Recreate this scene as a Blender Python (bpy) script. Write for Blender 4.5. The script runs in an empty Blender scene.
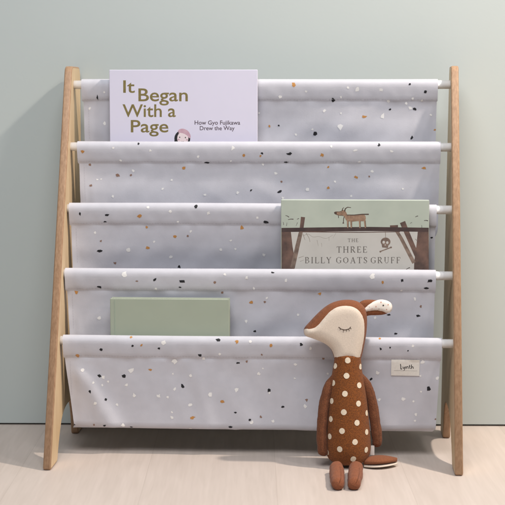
import bpy, bmesh, math, random
from math import sin, cos, pi, radians, sqrt
from mathutils import Vector, Matrix, noise
from mathutils.bvhtree import BVHTree
from mathutils.geometry import delaunay_2d_cdt

random.seed(7)
SC = bpy.context.scene
COL = SC.collection

# ------------------------------------------------------------------ camera
F = 1477.8                     # focal length in pixels of the 505 px photograph
CAM = Vector((0.0016, -2.0711, 0.5383)); PITCH = 0.1057
YAW = 0.0533                   # the rack is turned slightly, its right end nearer
cd = bpy.data.cameras.new('camera'); co = bpy.data.objects.new('camera', cd)
cd.sensor_width = 36; cd.lens = F / 505 * 36; cd.clip_start = 0.05; cd.clip_end = 50
co.location = CAM; co.rotation_euler = (pi / 2 - PITCH, 0, 0)
cd.dof.use_dof = True; cd.dof.focus_distance = 2.2; cd.dof.aperture_fstop = 8.0
COL.objects.link(co); SC.camera = co

# ------------------------------------------------------------------ light
SC.view_settings.view_transform = 'Standard'; SC.view_settings.look = 'None'
SC.view_settings.exposure = 0.16; SC.view_settings.gamma = 1.0
W = bpy.data.worlds.new('World'); SC.world = W; W.use_nodes = True
bg = W.node_tree.nodes['Background']
bg.inputs[0].default_value = (0.84, 0.92, 1.0, 1); bg.inputs[1].default_value = 0.165

def lamp(name, kind, loc, target, power, col, size, **kw):
    l = bpy.data.lights.new(name, kind); l.energy = power; l.color = col
    if kind == 'AREA':
        l.shape = 'DISK'; l.size = size
    else:
        l.shadow_soft_size = size
    for k, v in kw.items(): setattr(l, k, v)
    o = bpy.data.objects.new(name, l); o.location = loc
    o.rotation_euler = (Vector(target) - Vector(loc)).to_track_quat('-Z', 'Y').to_euler()
    COL.objects.link(o); return o

# shop spots: a steep warm one on the right, a weaker one from the right front, and a broad soft ceiling light
lamp('spot_lamp', 'SPOT', (1.15, -0.25, 1.90), (0.30, 0.08, 0.05), 136, (1.0, 0.88, 0.76), 0.05, spot_size=radians(71), spot_blend=0.9)
lamp('front_spot_lamp', 'SPOT', (1.74, -1.45, 2.37), (0.0, 0.2, 0.25), 44, (1.0, 0.93, 0.86), 0.13, spot_size=radians(60), spot_blend=0.9)
lamp('ceiling_lamp', 'AREA', (-0.15, -1.5, 2.4), (0, 0.1, 0.25), 47, (0.97, 0.98, 1.0), 1.5)

# ------------------------------------------------------------------ measuring helpers (photo pixel -> point at a known depth)
CA, SA = cos(YAW), sin(YAW)
def r2w(p): return Vector((CA * p[0] + SA * p[1], -SA * p[0] + CA * p[1], p[2]))
def w2r(p): return Vector((CA * p[0] - SA * p[1], SA * p[0] + CA * p[1], p[2]))
def ray(px, py):
    c, s = cos(PITCH), sin(PITCH); zz = -(py - 252.5) / F
    return Vector(((px - 252.5) / F, c + s * zz, -s + c * zz))
def at(px, py, y):             # on the rack-frame plane y
    o, d = w2r(CAM), w2r(ray(px, py)); return o + d * ((y - o.y) / d.y)
def atw(px, py, y):            # on the world plane y
    d = ray(px, py); return CAM + d * ((y - CAM.y) / d.y)
def atz(px, py, z):
    d = ray(px, py); return CAM + d * ((z - CAM.z) / d.z)

# ------------------------------------------------------------------ materials
def mat(name, col, rough=0.6, var=0.0, vscale=8, stretch=(1, 1, 1), bump=0.0, bscale=200, bdist=0.001, sheen=0.0, col2=None, spec=0.5):
    m = bpy.data.materials.new(name); m.use_nodes = True; nt = m.node_tree; N = nt.nodes; L = nt.links
    b = N['Principled BSDF']; b.inputs['Roughness'].default_value = rough
    b.inputs['Specular IOR Level'].default_value = spec
    b.inputs['Base Color'].default_value = (*col, 1)
    if sheen:
        b.inputs['Sheen Weight'].default_value = sheen; b.inputs['Sheen Roughness'].default_value = 0.5
    tc = N.new('ShaderNodeTexCoord'); mp = N.new('ShaderNodeMapping'); mp.inputs['Scale'].default_value = stretch
    L.new(tc.outputs['Object'], mp.inputs['Vector'])
    if var or col2:
        n = N.new('ShaderNodeTexNoise'); n.inputs['Scale'].default_value = vscale; n.inputs['Detail'].default_value = 6
        L.new(mp.outputs[0], n.inputs['Vector'])
        r = N.new('ShaderNodeValToRGB')
        c2 = col2 or tuple(c * (1 - var) for c in col); c1 = col if col2 else tuple(min(1, c * (1 + var)) for c in col)
        r.color_ramp.elements[0].position = 0.3; r.color_ramp.elements[1].position = 0.7
        r.color_ramp.elements[0].color = (*c2, 1); r.color_ramp.elements[1].color = (*c1, 1)
        L.new(n.outputs['Fac'], r.inputs[0]); L.new(r.outputs[0], b.inputs['Base Color'])
    if bump:
        n2 = N.new('ShaderNodeTexNoise'); n2.inputs['Scale'].default_value = bscale; n2.inputs['Detail'].default_value = 4
        L.new(mp.outputs[0], n2.inputs['Vector'])
        bp = N.new('ShaderNodeBump'); bp.inputs['Strength'].default_value = bump; bp.inputs['Distance'].default_value = bdist
        L.new(n2.outputs['Fac'], bp.inputs['Height']); L.new(bp.outputs[0], b.inputs['Normal'])
    return m

M = {}
M['wall'] = mat('wall_paint', (0.47, 0.515, 0.505), 0.75, var=0.012, vscale=1.5, bump=0.10, bscale=300, bdist=0.0006)
M['dark'] = mat('shadow_gap', (0.03, 0.028, 0.025), 0.9)
M['wood'] = mat('beech_face', (0.72, 0.55, 0.345), 0.5, col2=(0.60, 0.43, 0.245), vscale=5, stretch=(30, 30, 3.0), bump=0.1, bscale=40, bdist=0.0004)
M['edge'] = mat('beech_edge', (0.44, 0.275, 0.165), 0.55, col2=(0.31, 0.18, 0.10), vscale=6, stretch=(60, 60, 2.2), bump=0.12, bscale=60, bdist=0.0004)
M['rod'] = mat('white_lacquer', (0.92, 0.94, 0.98), 0.35)
M['cloth'] = mat('canvas', (0.535, 0.535, 0.588), 0.85, var=0.035, vscale=60, bump=0.17, bscale=800, bdist=0.0006, sheen=0.1)
M['k'] = mat('ink_black', (0.012, 0.012, 0.016), 0.8)
M['o'] = mat('ink_ochre', (0.50, 0.24, 0.07), 0.8)
M['b'] = mat('ink_brown', (0.26, 0.16, 0.12), 0.8)
M['w'] = mat('ink_white', (0.80, 0.79, 0.78), 0.8)
M['thread'] = mat('thread', (0.47, 0.45, 0.49), 0.8)
M['label'] = mat('label_cotton', (0.74, 0.71, 0.66), 0.85, var=0.04, vscale=300)
M['labelink'] = mat('label_ink', (0.05, 0.045, 0.045), 0.8)
M['labelline'] = mat('label_line', (0.45, 0.42, 0.40), 0.8)
M['lilac'] = mat('lilac_cover', (0.635, 0.615, 0.735), 0.45, var=0.01, vscale=30)
M['olive'] = mat('olive_ink', (0.19, 0.15, 0.05), 0.5, var=0.15, vscale=300)
M['plum'] = mat('plum_ink', (0.09, 0.065, 0.085), 0.5)
M['paper'] = mat('paper', (0.78, 0.76, 0.68), 0.8, var=0.1, vscale=60, stretch=(1, 40, 1))
M['green'] = mat('sage_cover', (0.32, 0.36, 0.285), 0.5, var=0.03, vscale=25, bump=0.05, bscale=600, bdist=0.0003)
M['greenpale'] = mat('sage_spine', (0.29, 0.345, 0.275), 0.5, var=0.03, vscale=25)
M['sky'] = mat('cover_sky', (0.43, 0.475, 0.41), 0.36, col2=(0.365, 0.41, 0.355), vscale=22)
M['fog'] = mat('cover_fog', (0.50, 0.49, 0.465), 0.36, col2=(0.44, 0.43, 0.405), vscale=22)
M['bridge'] = mat('cover_timber', (0.07, 0.045, 0.042), 0.4, col2=(0.04, 0.027, 0.027), vscale=60)
M['post'] = mat('cover_post', (0.16, 0.095, 0.075), 0.45, col2=(0.06, 0.04, 0.036), vscale=70)
M['branch'] = mat('cover_branch', (0.26, 0.19, 0.15), 0.45, col2=(0.10, 0.07, 0.058), vscale=110)
M['goat'] = mat('cover_goat', (0.33, 0.215, 0.145), 0.45, col2=(0.20, 0.12, 0.08), vscale=220)
M['goatdark'] = mat('cover_goat_dark', (0.07, 0.045, 0.035), 0.45)
M['twig'] = mat('cover_twig', (0.27, 0.25, 0.22), 0.45)
M['grey'] = mat('cover_letters', (0.13, 0.12, 0.11), 0.45)
M['skin'] = mat('cover_child', (0.74, 0.63, 0.64), 0.45)
M['pink'] = mat('cover_hat', (0.55, 0.37, 0.43), 0.45, col2=(0.48, 0.29, 0.35), vscale=200)
M['face'] = mat('cream_linen', (0.64, 0.545, 0.455), 0.95, var=0.07, vscale=600, bump=0.3, bscale=900, bdist=0.0006, sheen=0.2)
M['brown'] = mat('rust_linen', (0.20, 0.066, 0.025), 0.95, var=0.2, vscale=700, bump=0.5, bscale=900, bdist=0.0006, sheen=0.05)
M['limb'] = mat('chestnut_cord', (0.135, 0.043, 0.015), 0.95, var=0.35, vscale=700, bump=0.7, bscale=700, bdist=0.0008, sheen=0.05)
M['foot'] = mat('rust_foot', (0.215, 0.068, 0.027), 0.95, var=0.3, vscale=700, bump=0.7, bscale=800, bdist=0.0008, sheen=0.05)
M['knit'] = mat('rust_knit', (0.255, 0.075, 0.010), 0.95, col2=(0.10, 0.028, 0.004), vscale=650, bump=0.8, bscale=900, bdist=0.0012, sheen=0.05)
M['dot'] = mat('cream_dot', (0.68, 0.58, 0.45), 0.95, var=0.06, vscale=400, bump=0.4, bscale=900, bdist=0.0008)
M['seam'] = mat('seam_thread', (0.075, 0.026, 0.012), 0.9)
M['eye'] = mat('eye_thread', (0.06, 0.035, 0.025), 0.8)
M['ear'] = mat('ear_lining', (0.76, 0.70, 0.64), 0.9, var=0.03, vscale=150, bump=0.2, bscale=900, bdist=0.0005)
M['rose'] = mat('ear_rose', (0.55, 0.28, 0.22), 0.9)

def floor_mat():
    m = bpy.data.materials.new('oak_boards'); m.use_nodes = True; nt = m.node_tree; N = nt.nodes; L = nt.links
    b = N['Principled BSDF']; b.inputs['Roughness'].default_value = 0.5; b.inputs['Specular IOR Level'].default_value = 0.35
    tc = N.new('ShaderNodeTexCoord'); sp = N.new('ShaderNodeSeparateXYZ'); L.new(tc.outputs['Object'], sp.inputs[0])
    def mth(op, a, b2=None):
        n = N.new('ShaderNodeMath'); n.operation = op
        for i, v in enumerate((a, b2)):
            if v is None: continue
            if isinstance(v, (int, float)): n.inputs[i].default_value = v
            else: L.new(v, n.inputs[i])
        return n.outputs[0]
    u = mth('DIVIDE', mth('ADD', sp.outputs[0], 0.335), 0.185)
    fl = mth('FLOOR', u); fr = mth('FRACT', u)
    seam = mth('LESS_THAN', mth('MULTIPLY', mth('MINIMUM', fr, mth('SUBTRACT', 1.0, fr)), 0.185), 0.0006)
    wn = N.new('ShaderNodeTexWhiteNoise'); wn.noise_dimensions = '1D'; L.new(fl, wn.inputs['W'])
    cb = N.new('ShaderNodeCombineXYZ')
    L.new(mth('MULTIPLY', sp.outputs[0], 26), cb.inputs[0]); L.new(mth('ADD', mth('MULTIPLY', sp.outputs[1], 2.2), mth('MULTIPLY', wn.outputs[0], 37)), cb.inputs[1]); L.new(fl, cb.inputs[2])
    g = N.new('ShaderNodeTexNoise'); g.inputs['Scale'].default_value = 2.2; g.inputs['Detail'].default_value = 8; g.inputs['Distortion'].default_value = 1.2
    L.new(cb.outputs[0], g.inputs['Vector'])
    r = N.new('ShaderNodeValToRGB'); r.color_ramp.elements[0].position = 0.34; r.color_ramp.elements[1].position = 0.64
    r.color_ramp.elements[0].color = (0.505, 0.435, 0.39, 1); r.color_ramp.elements[1].color = (0.565, 0.49, 0.445, 1)
    cb2 = N.new('ShaderNodeCombineXYZ'); L.new(mth('MULTIPLY', sp.outputs[0], 260), cb2.inputs[0]); L.new(mth('ADD', mth('MULTIPLY', sp.outputs[1], 9), mth('MULTIPLY', fl, 5.3)), cb2.inputs[1])
    g2 = N.new('ShaderNodeTexNoise'); g2.inputs['Scale'].default_value = 1.0; g2.inputs['Detail'].default_value = 5; L.new(cb2.outputs[0], g2.inputs['Vector'])
    gm = mth('ADD', mth('MULTIPLY', g.outputs['Fac'], 0.62), mth('MULTIPLY', g2.outputs['Fac'], 0.38)); L.new(gm, r.inputs[0])
    hv = N.new('ShaderNodeHueSaturation'); L.new(r.outputs[0], hv.inputs['Color'])
    L.new(mth('ADD', mth('MULTIPLY', wn.outputs[0], 0.06), 0.96), hv.inputs['Value'])
    mx = N.new('ShaderNodeMix'); mx.data_type = 'RGBA'; L.new(mth('MULTIPLY', seam, 0.17), mx.inputs[0])
    L.new(hv.outputs[0], mx.inputs[6]); mx.inputs[7].default_value = (0.22, 0.17, 0.13, 1)
    L.new(mx.outputs[2], b.inputs['Base Color'])
    bp = N.new('ShaderNodeBump'); bp.inputs['Strength'].default_value = 0.12; bp.inputs['Distance'].default_value = 0.0006
    L.new(mth('SUBTRACT', g.outputs['Fac'], seam), bp.inputs['Height']); L.new(bp.outputs[0], b.inputs['Normal'])
    return m
M['floor'] = floor_mat()

# ------------------------------------------------------------------ mesh helpers
def obj(name, bm, mats, parent=None, smooth=True, shift=None):
    me = bpy.data.meshes.new(name)
    if shift is not None: bmesh.ops.translate(bm, verts=bm.verts, vec=-Vector(shift))
    bm.to_mesh(me); bm.free()
    for m in (mats if isinstance(mats, (list, tuple)) else [mats]): me.materials.append(m)
    for p in me.polygons: p.use_smooth = smooth
    o = bpy.data.objects.new(name, me); COL.objects.link(o)
    if parent: o.parent = parent
    return o
def thing(name, label, cat, loc, rz=0, group=None):
    o = bpy.data.objects.new(name, None); COL.objects.link(o); o.location = loc; o.rotation_euler = (0, 0, rz)
    o.empty_display_size = 0.03; o['label'] = label; o['category'] = cat
    if group: o['group'] = group
    return o
def box(bm, x0, x1, y0, y1, z0, z1, bev=0.0, seg=2, mi=0):
    vs = [bm.verts.new(p) for p in ((x0, y0, z0), (x1, y0, z0), (x1, y1, z0), (x0, y1, z0), (x0, y0, z1), (x1, y0, z1), (x1, y1, z1), (x0, y1, z1))]
    fs = [bm.faces.new([vs[i] for i in q]) for q in ((3, 2, 1, 0), (4, 5, 6, 7), (0, 1, 5, 4), (1, 2, 6, 5), (2, 3, 7, 6), (3, 0, 4, 7))]
    for f in fs: f.material_index = mi
    if bev:
        es = list({e for f in fs for e in f.edges})
        bmesh.ops.bevel(bm, geom=es, offset=bev, segments=seg, affect='EDGES', profile=0.5)
def catmull(pts, n):
    P = [Vector(p) for p in pts]; P = [P[0] * 2 - P[1]] + P + [P[-1] * 2 - P[-2]]; out = []
    for i in range(1, len(P) - 2):
        for k in range(n):
            t = k / n; a, b, c, d = P[i - 1:i + 3]
            out.append(0.5 * (2 * b + (c - a) * t + (2 * a - 5 * b + 4 * c - d) * t * t + (3 * b - a - 3 * c + d) * t ** 3))
    return out + [P[-2]]
def chaikin(pts, n=2):
    for _ in range(n):
        q = []
        for i in range(len(pts)):
            a, b = Vector(pts[i]), Vector(pts[(i + 1) % len(pts)])
            q += [a * 0.75 + b * 0.25, a * 0.25 + b * 0.75]
        pts = q
    return pts
def tube(bm, ctr, rad, seg=20, sub=5, flat=(1, 1), capn=4, end_caps=True):
    """smooth tapered tube with rounded ends through centres ctr with radii rad"""
    D = catmull([(*c, 0)[:3] for c in ctr], sub); R = [v.x for v in catmull([(r, 0, 0) for r in rad], sub)]
    rings = []
    t0 = (D[1] - D[0]).normalized(); t1 = (D[-1] - D[-2]).normalized()
    C = []
    if end_caps:
        for k in range(capn): a = pi / 2 * (k + 0.35) / capn; C.append((D[0] - t0 * R[0] * cos(a), R[0] * sin(a), t0))
    for i, (p, r) in enumerate(zip(D, R)):
        t = (D[min(i + 1, len(D) - 1)] - D[max(i - 1, 0)]).normalized(); C.append((p, r, t))
    if end_caps:
        for k in range(capn - 1, -1, -1): a = pi / 2 * (k + 0.35) / capn; C.append((D[-1] + t1 * R[-1] * cos(a), R[-1] * sin(a), t1))
    for p, r, t in C:
        ref = Vector((1, 0, 0)) if abs(t.x) < 0.9 else Vector((0, 1, 0))
        u = (ref - t * ref.dot(t)).normalized(); v = t.cross(u)
        rings.append([bm.verts.new(p + u * r * flat[0] * cos(2 * pi * k / seg) + v * r * flat[1] * sin(2 * pi * k / seg)) for k in range(seg)])
    for a, b in zip(rings, rings[1:]):
        for k in range(seg): bm.faces.new((a[k], a[(k + 1) % seg], b[(k + 1) % seg], b[k]))
    bm.faces.new(rings[0][::-1]); bm.faces.new(rings[-1])
    bmesh.ops.recalc_face_normals(bm, faces=bm.faces)
def dist_poly(p, P):
    best = 9
    for i in range(len(P)):
        a, b = P[i], P[(i + 1) % len(P)]; ab = b - a; l = ab.length_squared
        t = 0 if l == 0 else max(0, min(1, (p - a).dot(ab) / l)); best = min(best, (a + ab * t - p).length)
    return best
def inside(p, P):
    c = False
    for i in range(len(P)):
        a, b = P[i], P[i - 1]
        if (a.y > p.y) != (b.y > p.y) and p.x < (b.x - a.x) * (p.y - a.y) / (b.y - a.y) + a.x: c = not c
    return c
def fill2d(P, step):
    """triangulated interior of the closed 2D outline P"""
    xs = [p.x for p in P]; ys = [p.y for p in P]; pts = list(P); x = min(xs) + step / 2; r = 0
    while x < max(xs):
        y = min(ys) + (step / 2 if r % 2 else 0)
        while y < max(ys):
            q = Vector((x, y))
            if inside(q, P) and dist_poly(q, P) > step * 0.5: pts.append(q)
            y += step
        x += step; r += 1
    n = len(P)
    v, e, f, *_ = delaunay_2d_cdt(pts, [(i, (i + 1) % n) for i in range(n)], [list(range(n))], 1, 1e-7)
    return v, f
def patch(bm, bvh, c, poly, off, mi, udir=None):
    """a small printed or sewn mark: polygon poly (2D, metres) wrapped onto the surface of bvh around point c"""
    hit, nrm, *_ = bvh.find_nearest(c); sg = -1 if nrm.dot(hit - CAM) > 0 else 1; nrm = nrm * sg
    z = Vector((0, 0, 1)); u = nrm.cross(z) * -1
    if u.length < 1e-3: u = Vector((1, 0, 0))
    u.normalize()
    v = u.cross(nrm) * -1
    if v.z < 0: v = -v
    if u.x < 0: u = -u
    def put(a, b):
        h, n, *_ = bvh.find_nearest(hit + u * a + v * b)
        return bm.verts.new(h + n * (off if n.dot(nrm) > 0 else -off))
    ctr = put(sum(p[0] for p in poly) / len(poly), sum(p[1] for p in poly) / len(poly))
    cx, cy = sum(p[0] for p in poly) / len(poly), sum(p[1] for p in poly) / len(poly)
    mid = [put((p[0] + cx) / 2, (p[1] + cy) / 2) for p in poly]; out = [put(*p) for p in poly]; n = len(poly)
    for i in range(n):
        j = (i + 1) % n
        for f in ((ctr, mid[i], mid[j]), (mid[i], out[i], out[j], mid[j])):
            try: q = bm.faces.new(f)
            except ValueError: continue
            q.normal_update()
            if q.normal.dot(nrm) < 0: q.normal_flip()
            q.material_index = mi; q.smooth = True

# ------------------------------------------------------------------ setting: wall and floor
WALL = 0.3115
bm = bmesh.new(); box(bm, -4, 4, WALL, WALL + 0.1, 0.0030, 3.2); box(bm, -4, 4, WALL + 0.012, WALL + 0.09, 0.0004, 0.0029, mi=1)
bmesh.ops.rotate(bm, verts=bm.verts, cent=(0, WALL, 0), matrix=Matrix.Rotation(-0.014, 3, 'Z'))
o = obj('wall', bm, [M['wall'], M['dark']], smooth=False); o['kind'] = 'structure'; o['label'] = 'smooth pale sage green painted wall'
bm = bmesh.new(); box(bm, -4, 4, -5, WALL + 0.09, -0.06, 0)
o = obj('floor', bm, M['floor'], smooth=False); o['kind'] = 'structure'; o['label'] = 'pale oak board floor'

# ------------------------------------------------------------------ book rack
ZT, YT = 0.5837, 0.2198
ROD_Z = [0.5553, 0.4602, 0.3673, 0.2716, 0.1754]
ROD_Y = [YT * z / ZT + 0.027 for z in ROD_Z]
HI, TH = 0.29, 0.0117
rack = thing('book_rack', 'wooden sling bookshelf with speckled pale grey fabric pockets against the wall', 'bookshelf', (0, 0, 0), -YAW)

def panel(x0, x1, name, lean=0.0):
    ft = [(0.001, 0.004), (0.004, 0.0005), (0.052, 0.0005), (0.056, 0.004)]
    arch = [(0.066, 0.022), (0.082, 0.043), (0.098, 0.057), (0.125, 0.066), (0.165, 0.068), (0.203, 0.063), (0.222, 0.046), (0.231, 0.021), (0.234, 0.004)]
    bk = [(0.237, 0.0005), (0.281, 0.0005), (0.285, 0.004)]
    top = [(0.2955, ZT - 0.012), (0.292, ZT - 0.004), (0.285, ZT), (0.2275, ZT), (0.2205, ZT - 0.003), (0.2165, ZT - 0.010)]
    P = ft + [tuple(v)[:2] for v in catmull([(*a, 0) for a in arch], 3)] + bk + top
    P = P[::-1]
    bm = bmesh.new()
    a = [bm.verts.new((x0, y, z)) for y, z in P]; b = [bm.verts.new((x1, y, z)) for y, z in P]; n = len(P)
    f0 = bm.faces.new(a); f1 = bm.faces.new(b[::-1]); side = []
    for i in range(n):
        f = bm.faces.new((a[i], b[i], b[(i + 1) % n], a[(i + 1) % n])); f.material_index = 1; side.append(f)
    bmesh.ops.recalc_face_normals(bm, faces=bm.faces)
    es = list(set(f0.edges) | set(f1.edges))
    if lean:
        for v in bm.verts: v.co.x += (lean + 0.045 * (v.co.y - 0.23)) * v.co.z / ZT
    bmesh.ops.bevel(bm, geom=es, offset=0.0024, segments=4, affect='EDGES', profile=0.5, material=1)
    o = obj(name, bm, [M['wood'], M['edge']], rack)
    for p in o.data.polygons: p.use_smooth = len(p.vertices) < 8
    return o
panel(-HI - TH, -HI, 'side_panel'); panel(HI, HI + TH, 'side_panel', 0.004)

for y, z in zip(ROD_Y, ROD_Z):
    bm = bmesh.new(); tube(bm, [(-HI - 0.001, y, z), (0, y, z), (HI + 0.004, y, z)], [0.0066] * 3, seg=24, sub=2, end_caps=False)
    o = obj('rod', bm, M['rod'], rack)

# fabric: each pocket is one length of canvas from a rod, down, round the pocket bottom and up to the next rod
XL = [at(px, py, ROD_Y[i]).x for i, (px, py) in enumerate([(82, 85), (77.8, 147), (69.6, 207), (65.6, 272), (63.6, 340)])]
XR = [at(px, py, ROD_Y[i]).x for i, (px, py) in enumerate([(437.6, 84), (440.5, 147), (436.3, 211), (435.6, 277), (441.5, 344)])]
BOT = 0.137
ST = 0.0250                     # stitch line below the rod
def sleeve(y, z, up):
    r = 0.0085
    p = [(y + 0.0030, z - ST), (y + 0.0070, z - 0.012), (y + r, z)] + [(y + r * cos(a), z + r * sin(a)) for a in [pi * k / 10 for k in range(1, 10)]]
    p += [(y - r, z), (y - r + 0.0003, z - 0.004), (y - 0.0068, z - 0.010), (y - 0.0050, z - 0.0165), (y - 0.0030, z - 0.0225), (y - 0.0010, z - ST)]
    return p
def profile(i):
    ya, za, yb, zb = ROD_Y[i], ROD_Z[i], ROD_Y[i + 1], ROD_Z[i + 1]
    last = i == 3
    p = sleeve(ya, za, True); tag = ['s'] * len(p)
    back = [(ya - 0.0005, za - ST - 0.0015), (ya + 0.0010, za - ST - 0.010), (ya + 0.0035, za - 0.05), (ya + 0.0055, za - 0.08), (yb + 0.0430, zb - 0.03), (yb + 0.0430, zb - 0.09),
            (yb + 0.0415, zb - 0.112), (yb + 0.0340, zb - BOT + 0.001), (yb + 0.0240, zb - BOT)]
    p += back; tag += ['b'] * len(back)
    if last:
        fr = [(yb + 0.0125, zb - BOT + 0.002), (yb + 0.0095, zb - BOT + 0.0045), (yb + 0.0080, zb - 0.105), (yb + 0.0055, zb - 0.075), (yb + 0.0030, zb - 0.05), (yb + 0.0003, zb - ST - 0.008), (yb - 0.0008, zb - ST - 0.0015)]
        s2 = sleeve(yb, zb, True)[::-1]
        p += fr + s2; tag += ['f'] * len(fr) + ['t'] * len(s2)
    else:
        fr = [(yb + 0.0150, zb - 0.118), (yb + 0.0120, zb - 0.09), (yb + 0.0100, zb - 0.05), (yb + 0.0080, zb - 0.02), (yb + 0.0072, zb - 0.004)]
        p += fr; tag += ['f'] * len(fr)
    # resample long runs
    Q = []; T = []
    for k in range(len(p)):
        Q.append(Vector(p[k])); T.append(tag[k])
        if k + 1 < len(p):
            d = (Vector(p[k + 1]) - Vector(p[k])).length; n = int(d / 0.006)
            for j in range(1, n): Q.append(Vector(p[k]).lerp(Vector(p[k + 1]), j / n)); T.append(tag[k + 1])
    return Q, T
def sstep(a, b, x):
    t = max(0, min(1, (x - a) / (b - a))); return t * t * (3 - 2 * t)
SAG = [0.004, 0.004, 0.014, 0.005, 0.0]
def sling(i):
    Q, T = profile(i); ya, za, yb, zb = ROD_Y[i], ROD_Z[i], ROD_Y[i + 1], ROD_Z[i + 1]
    NU = 170; bm = bmesh.new(); rows = []
    bot = zb - BOT
    for k, (q, t) in enumerate(zip(Q, T)):
        y0, z0 = q; row = []
        for u in range(NU + 1):
            s = u / NU
            la, ra, lb, rb = XL[i], XR[i], XL[i + 1], XR[i + 1]
            if t == 's': l, r = la, ra
            elif t == 't': l, r = lb, rb
            elif t == 'b':
                f = sstep(za - ST, bot, z0) if False else max(0, min(1, (za - ST - z0) / (za - ST - bot))); l, r = la + 0.002 + f * (0.009 if i == 3 else 0.003), ra - 0.0010 - f * 0.002 - (0 if i == 3 else 0.010 * sstep(0.5, 0.62, f))
            else:
                f = max(0, min(1, (zb - ST - z0) / (zb - ST - bot))); l, r = lb + 0.0015 + f * 0.0115, rb - 0.0015 - (f * 0.0050 if i == 3 else 0.004 + f * 0.006)
            x = l + (r - l) * s; y = y0; z = z0
            w = 4 * s * (1 - s)
            if t in 'st':
                zz = za if t == 's' else zb
                y += (0.0010 * noise.noise(Vector((x * 60 + z * 30, z * 20, i * 3.1))) if z0 < zz - 0.006 else 0) + 0.0008 * noise.noise(Vector((x * 24, i * 7.1 + (9 if t == 't' else 0), 2))) * (1 if z0 < zz - 0.004 else 0.3)
                z += 0.0012 * noise.noise(Vector((x * 3, i * 3.3 + (5 if t == 't' else 0), 8.1)))
                if abs(z0 - (zz - ST)) < 0.002: z += 0.0010 * noise.noise(Vector((x * 12, i, 5)))
            elif t == 'b':
                f = max(0, min(1, (za - ST - z0) / (za - ST - bot))); e = sin(pi * min(1, f * 1.05)) ** 0.8 if f > 0 else 0
                amp = sstep(0.0, 0.25, f)
                y += SAG[i] * (1 - (2 * s - 1) ** 4) * sstep(0.02, 0.42, f) * (1 - sstep(0.55, 0.85, f))
                y += amp * (-0.0030 + 0.0042 * noise.noise(Vector((x * 7 + z * 9, z * 5, i * 11.7))) + 0.0026 * noise.noise(Vector((x * 22 - z * 22, z * 9, i * 5.2 + 3))) + 0.0022 * abs(noise.noise(Vector((x * 11 + z * 16, z * 3, i * 2.3 + 40)))))
            else:
                f = max(0, min(1, (zb - ST - z0) / (zb - ST - bot))); amp = sstep(0.0, 0.3, f)
                if i == 3:
                    # soft diagonal folds from the upper left corner and under the tucked book, bottom hem rising slightly to the right end
                    y += amp * (0.0028 * noise.noise(Vector((x * 6 + z * 7, z * 5, 3.7))) + 0.0024 * noise.noise(Vector((x * 20 + z * 14, z * 7, 9.2))))
                    d = ((x - l) - 0.012 - 0.42 * (zb - z0 - ST)); y -= 0.0045 * math.exp(-(d / 0.016) ** 2) * amp
                    d = (x + 0.095 - 0.28 * (zb - z0 - ST)); y -= 0.0030 * math.exp(-(d / 0.014) ** 2) * amp
                    d = (x - 0.06 + 0.25 * (zb - z0 - ST)); y += 0.0024 * math.exp(-(d / 0.03) ** 2) * amp
                    z += f * (0.003 * abs(2 * s - 1) ** 3 + 0.0012 * noise.noise(Vector((x * 9, 1.1, 2.2))) - 0.0015 * math.exp(-((x + 0.03) / 0.01) ** 2))
                else:
                    y += 0.001 * noise.noise(Vector((x * 12, z * 9, i))) * amp + 0.0035 * amp + SAG[i + 1] * (1 - (2 * s - 1) ** 4) * sstep(0.0, 0.35, f) * (1 - sstep(0.7, 1.0, f))
            ed = math.exp(-min(s, 1 - s) / 0.035) * (amp if t in 'bf' else 0.35)
            y -= ed * 0.0022 * (noise.noise(Vector((x * 90, z * 16, i * 4.4))) + 0.5)
            row.append(bm.verts.new((x, y, z)))
        rows.append(row)
    for a, b in zip(rows, rows[1:]):
        for u in range(NU): bm.faces.new((a[u], a[u + 1], b[u + 1], b[u]))
    bm.normal_update()
    return bm
slings = [sling(i) for i in range(4)]
trees = [BVHTree.FromBMesh(b) for b in slings]
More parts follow.
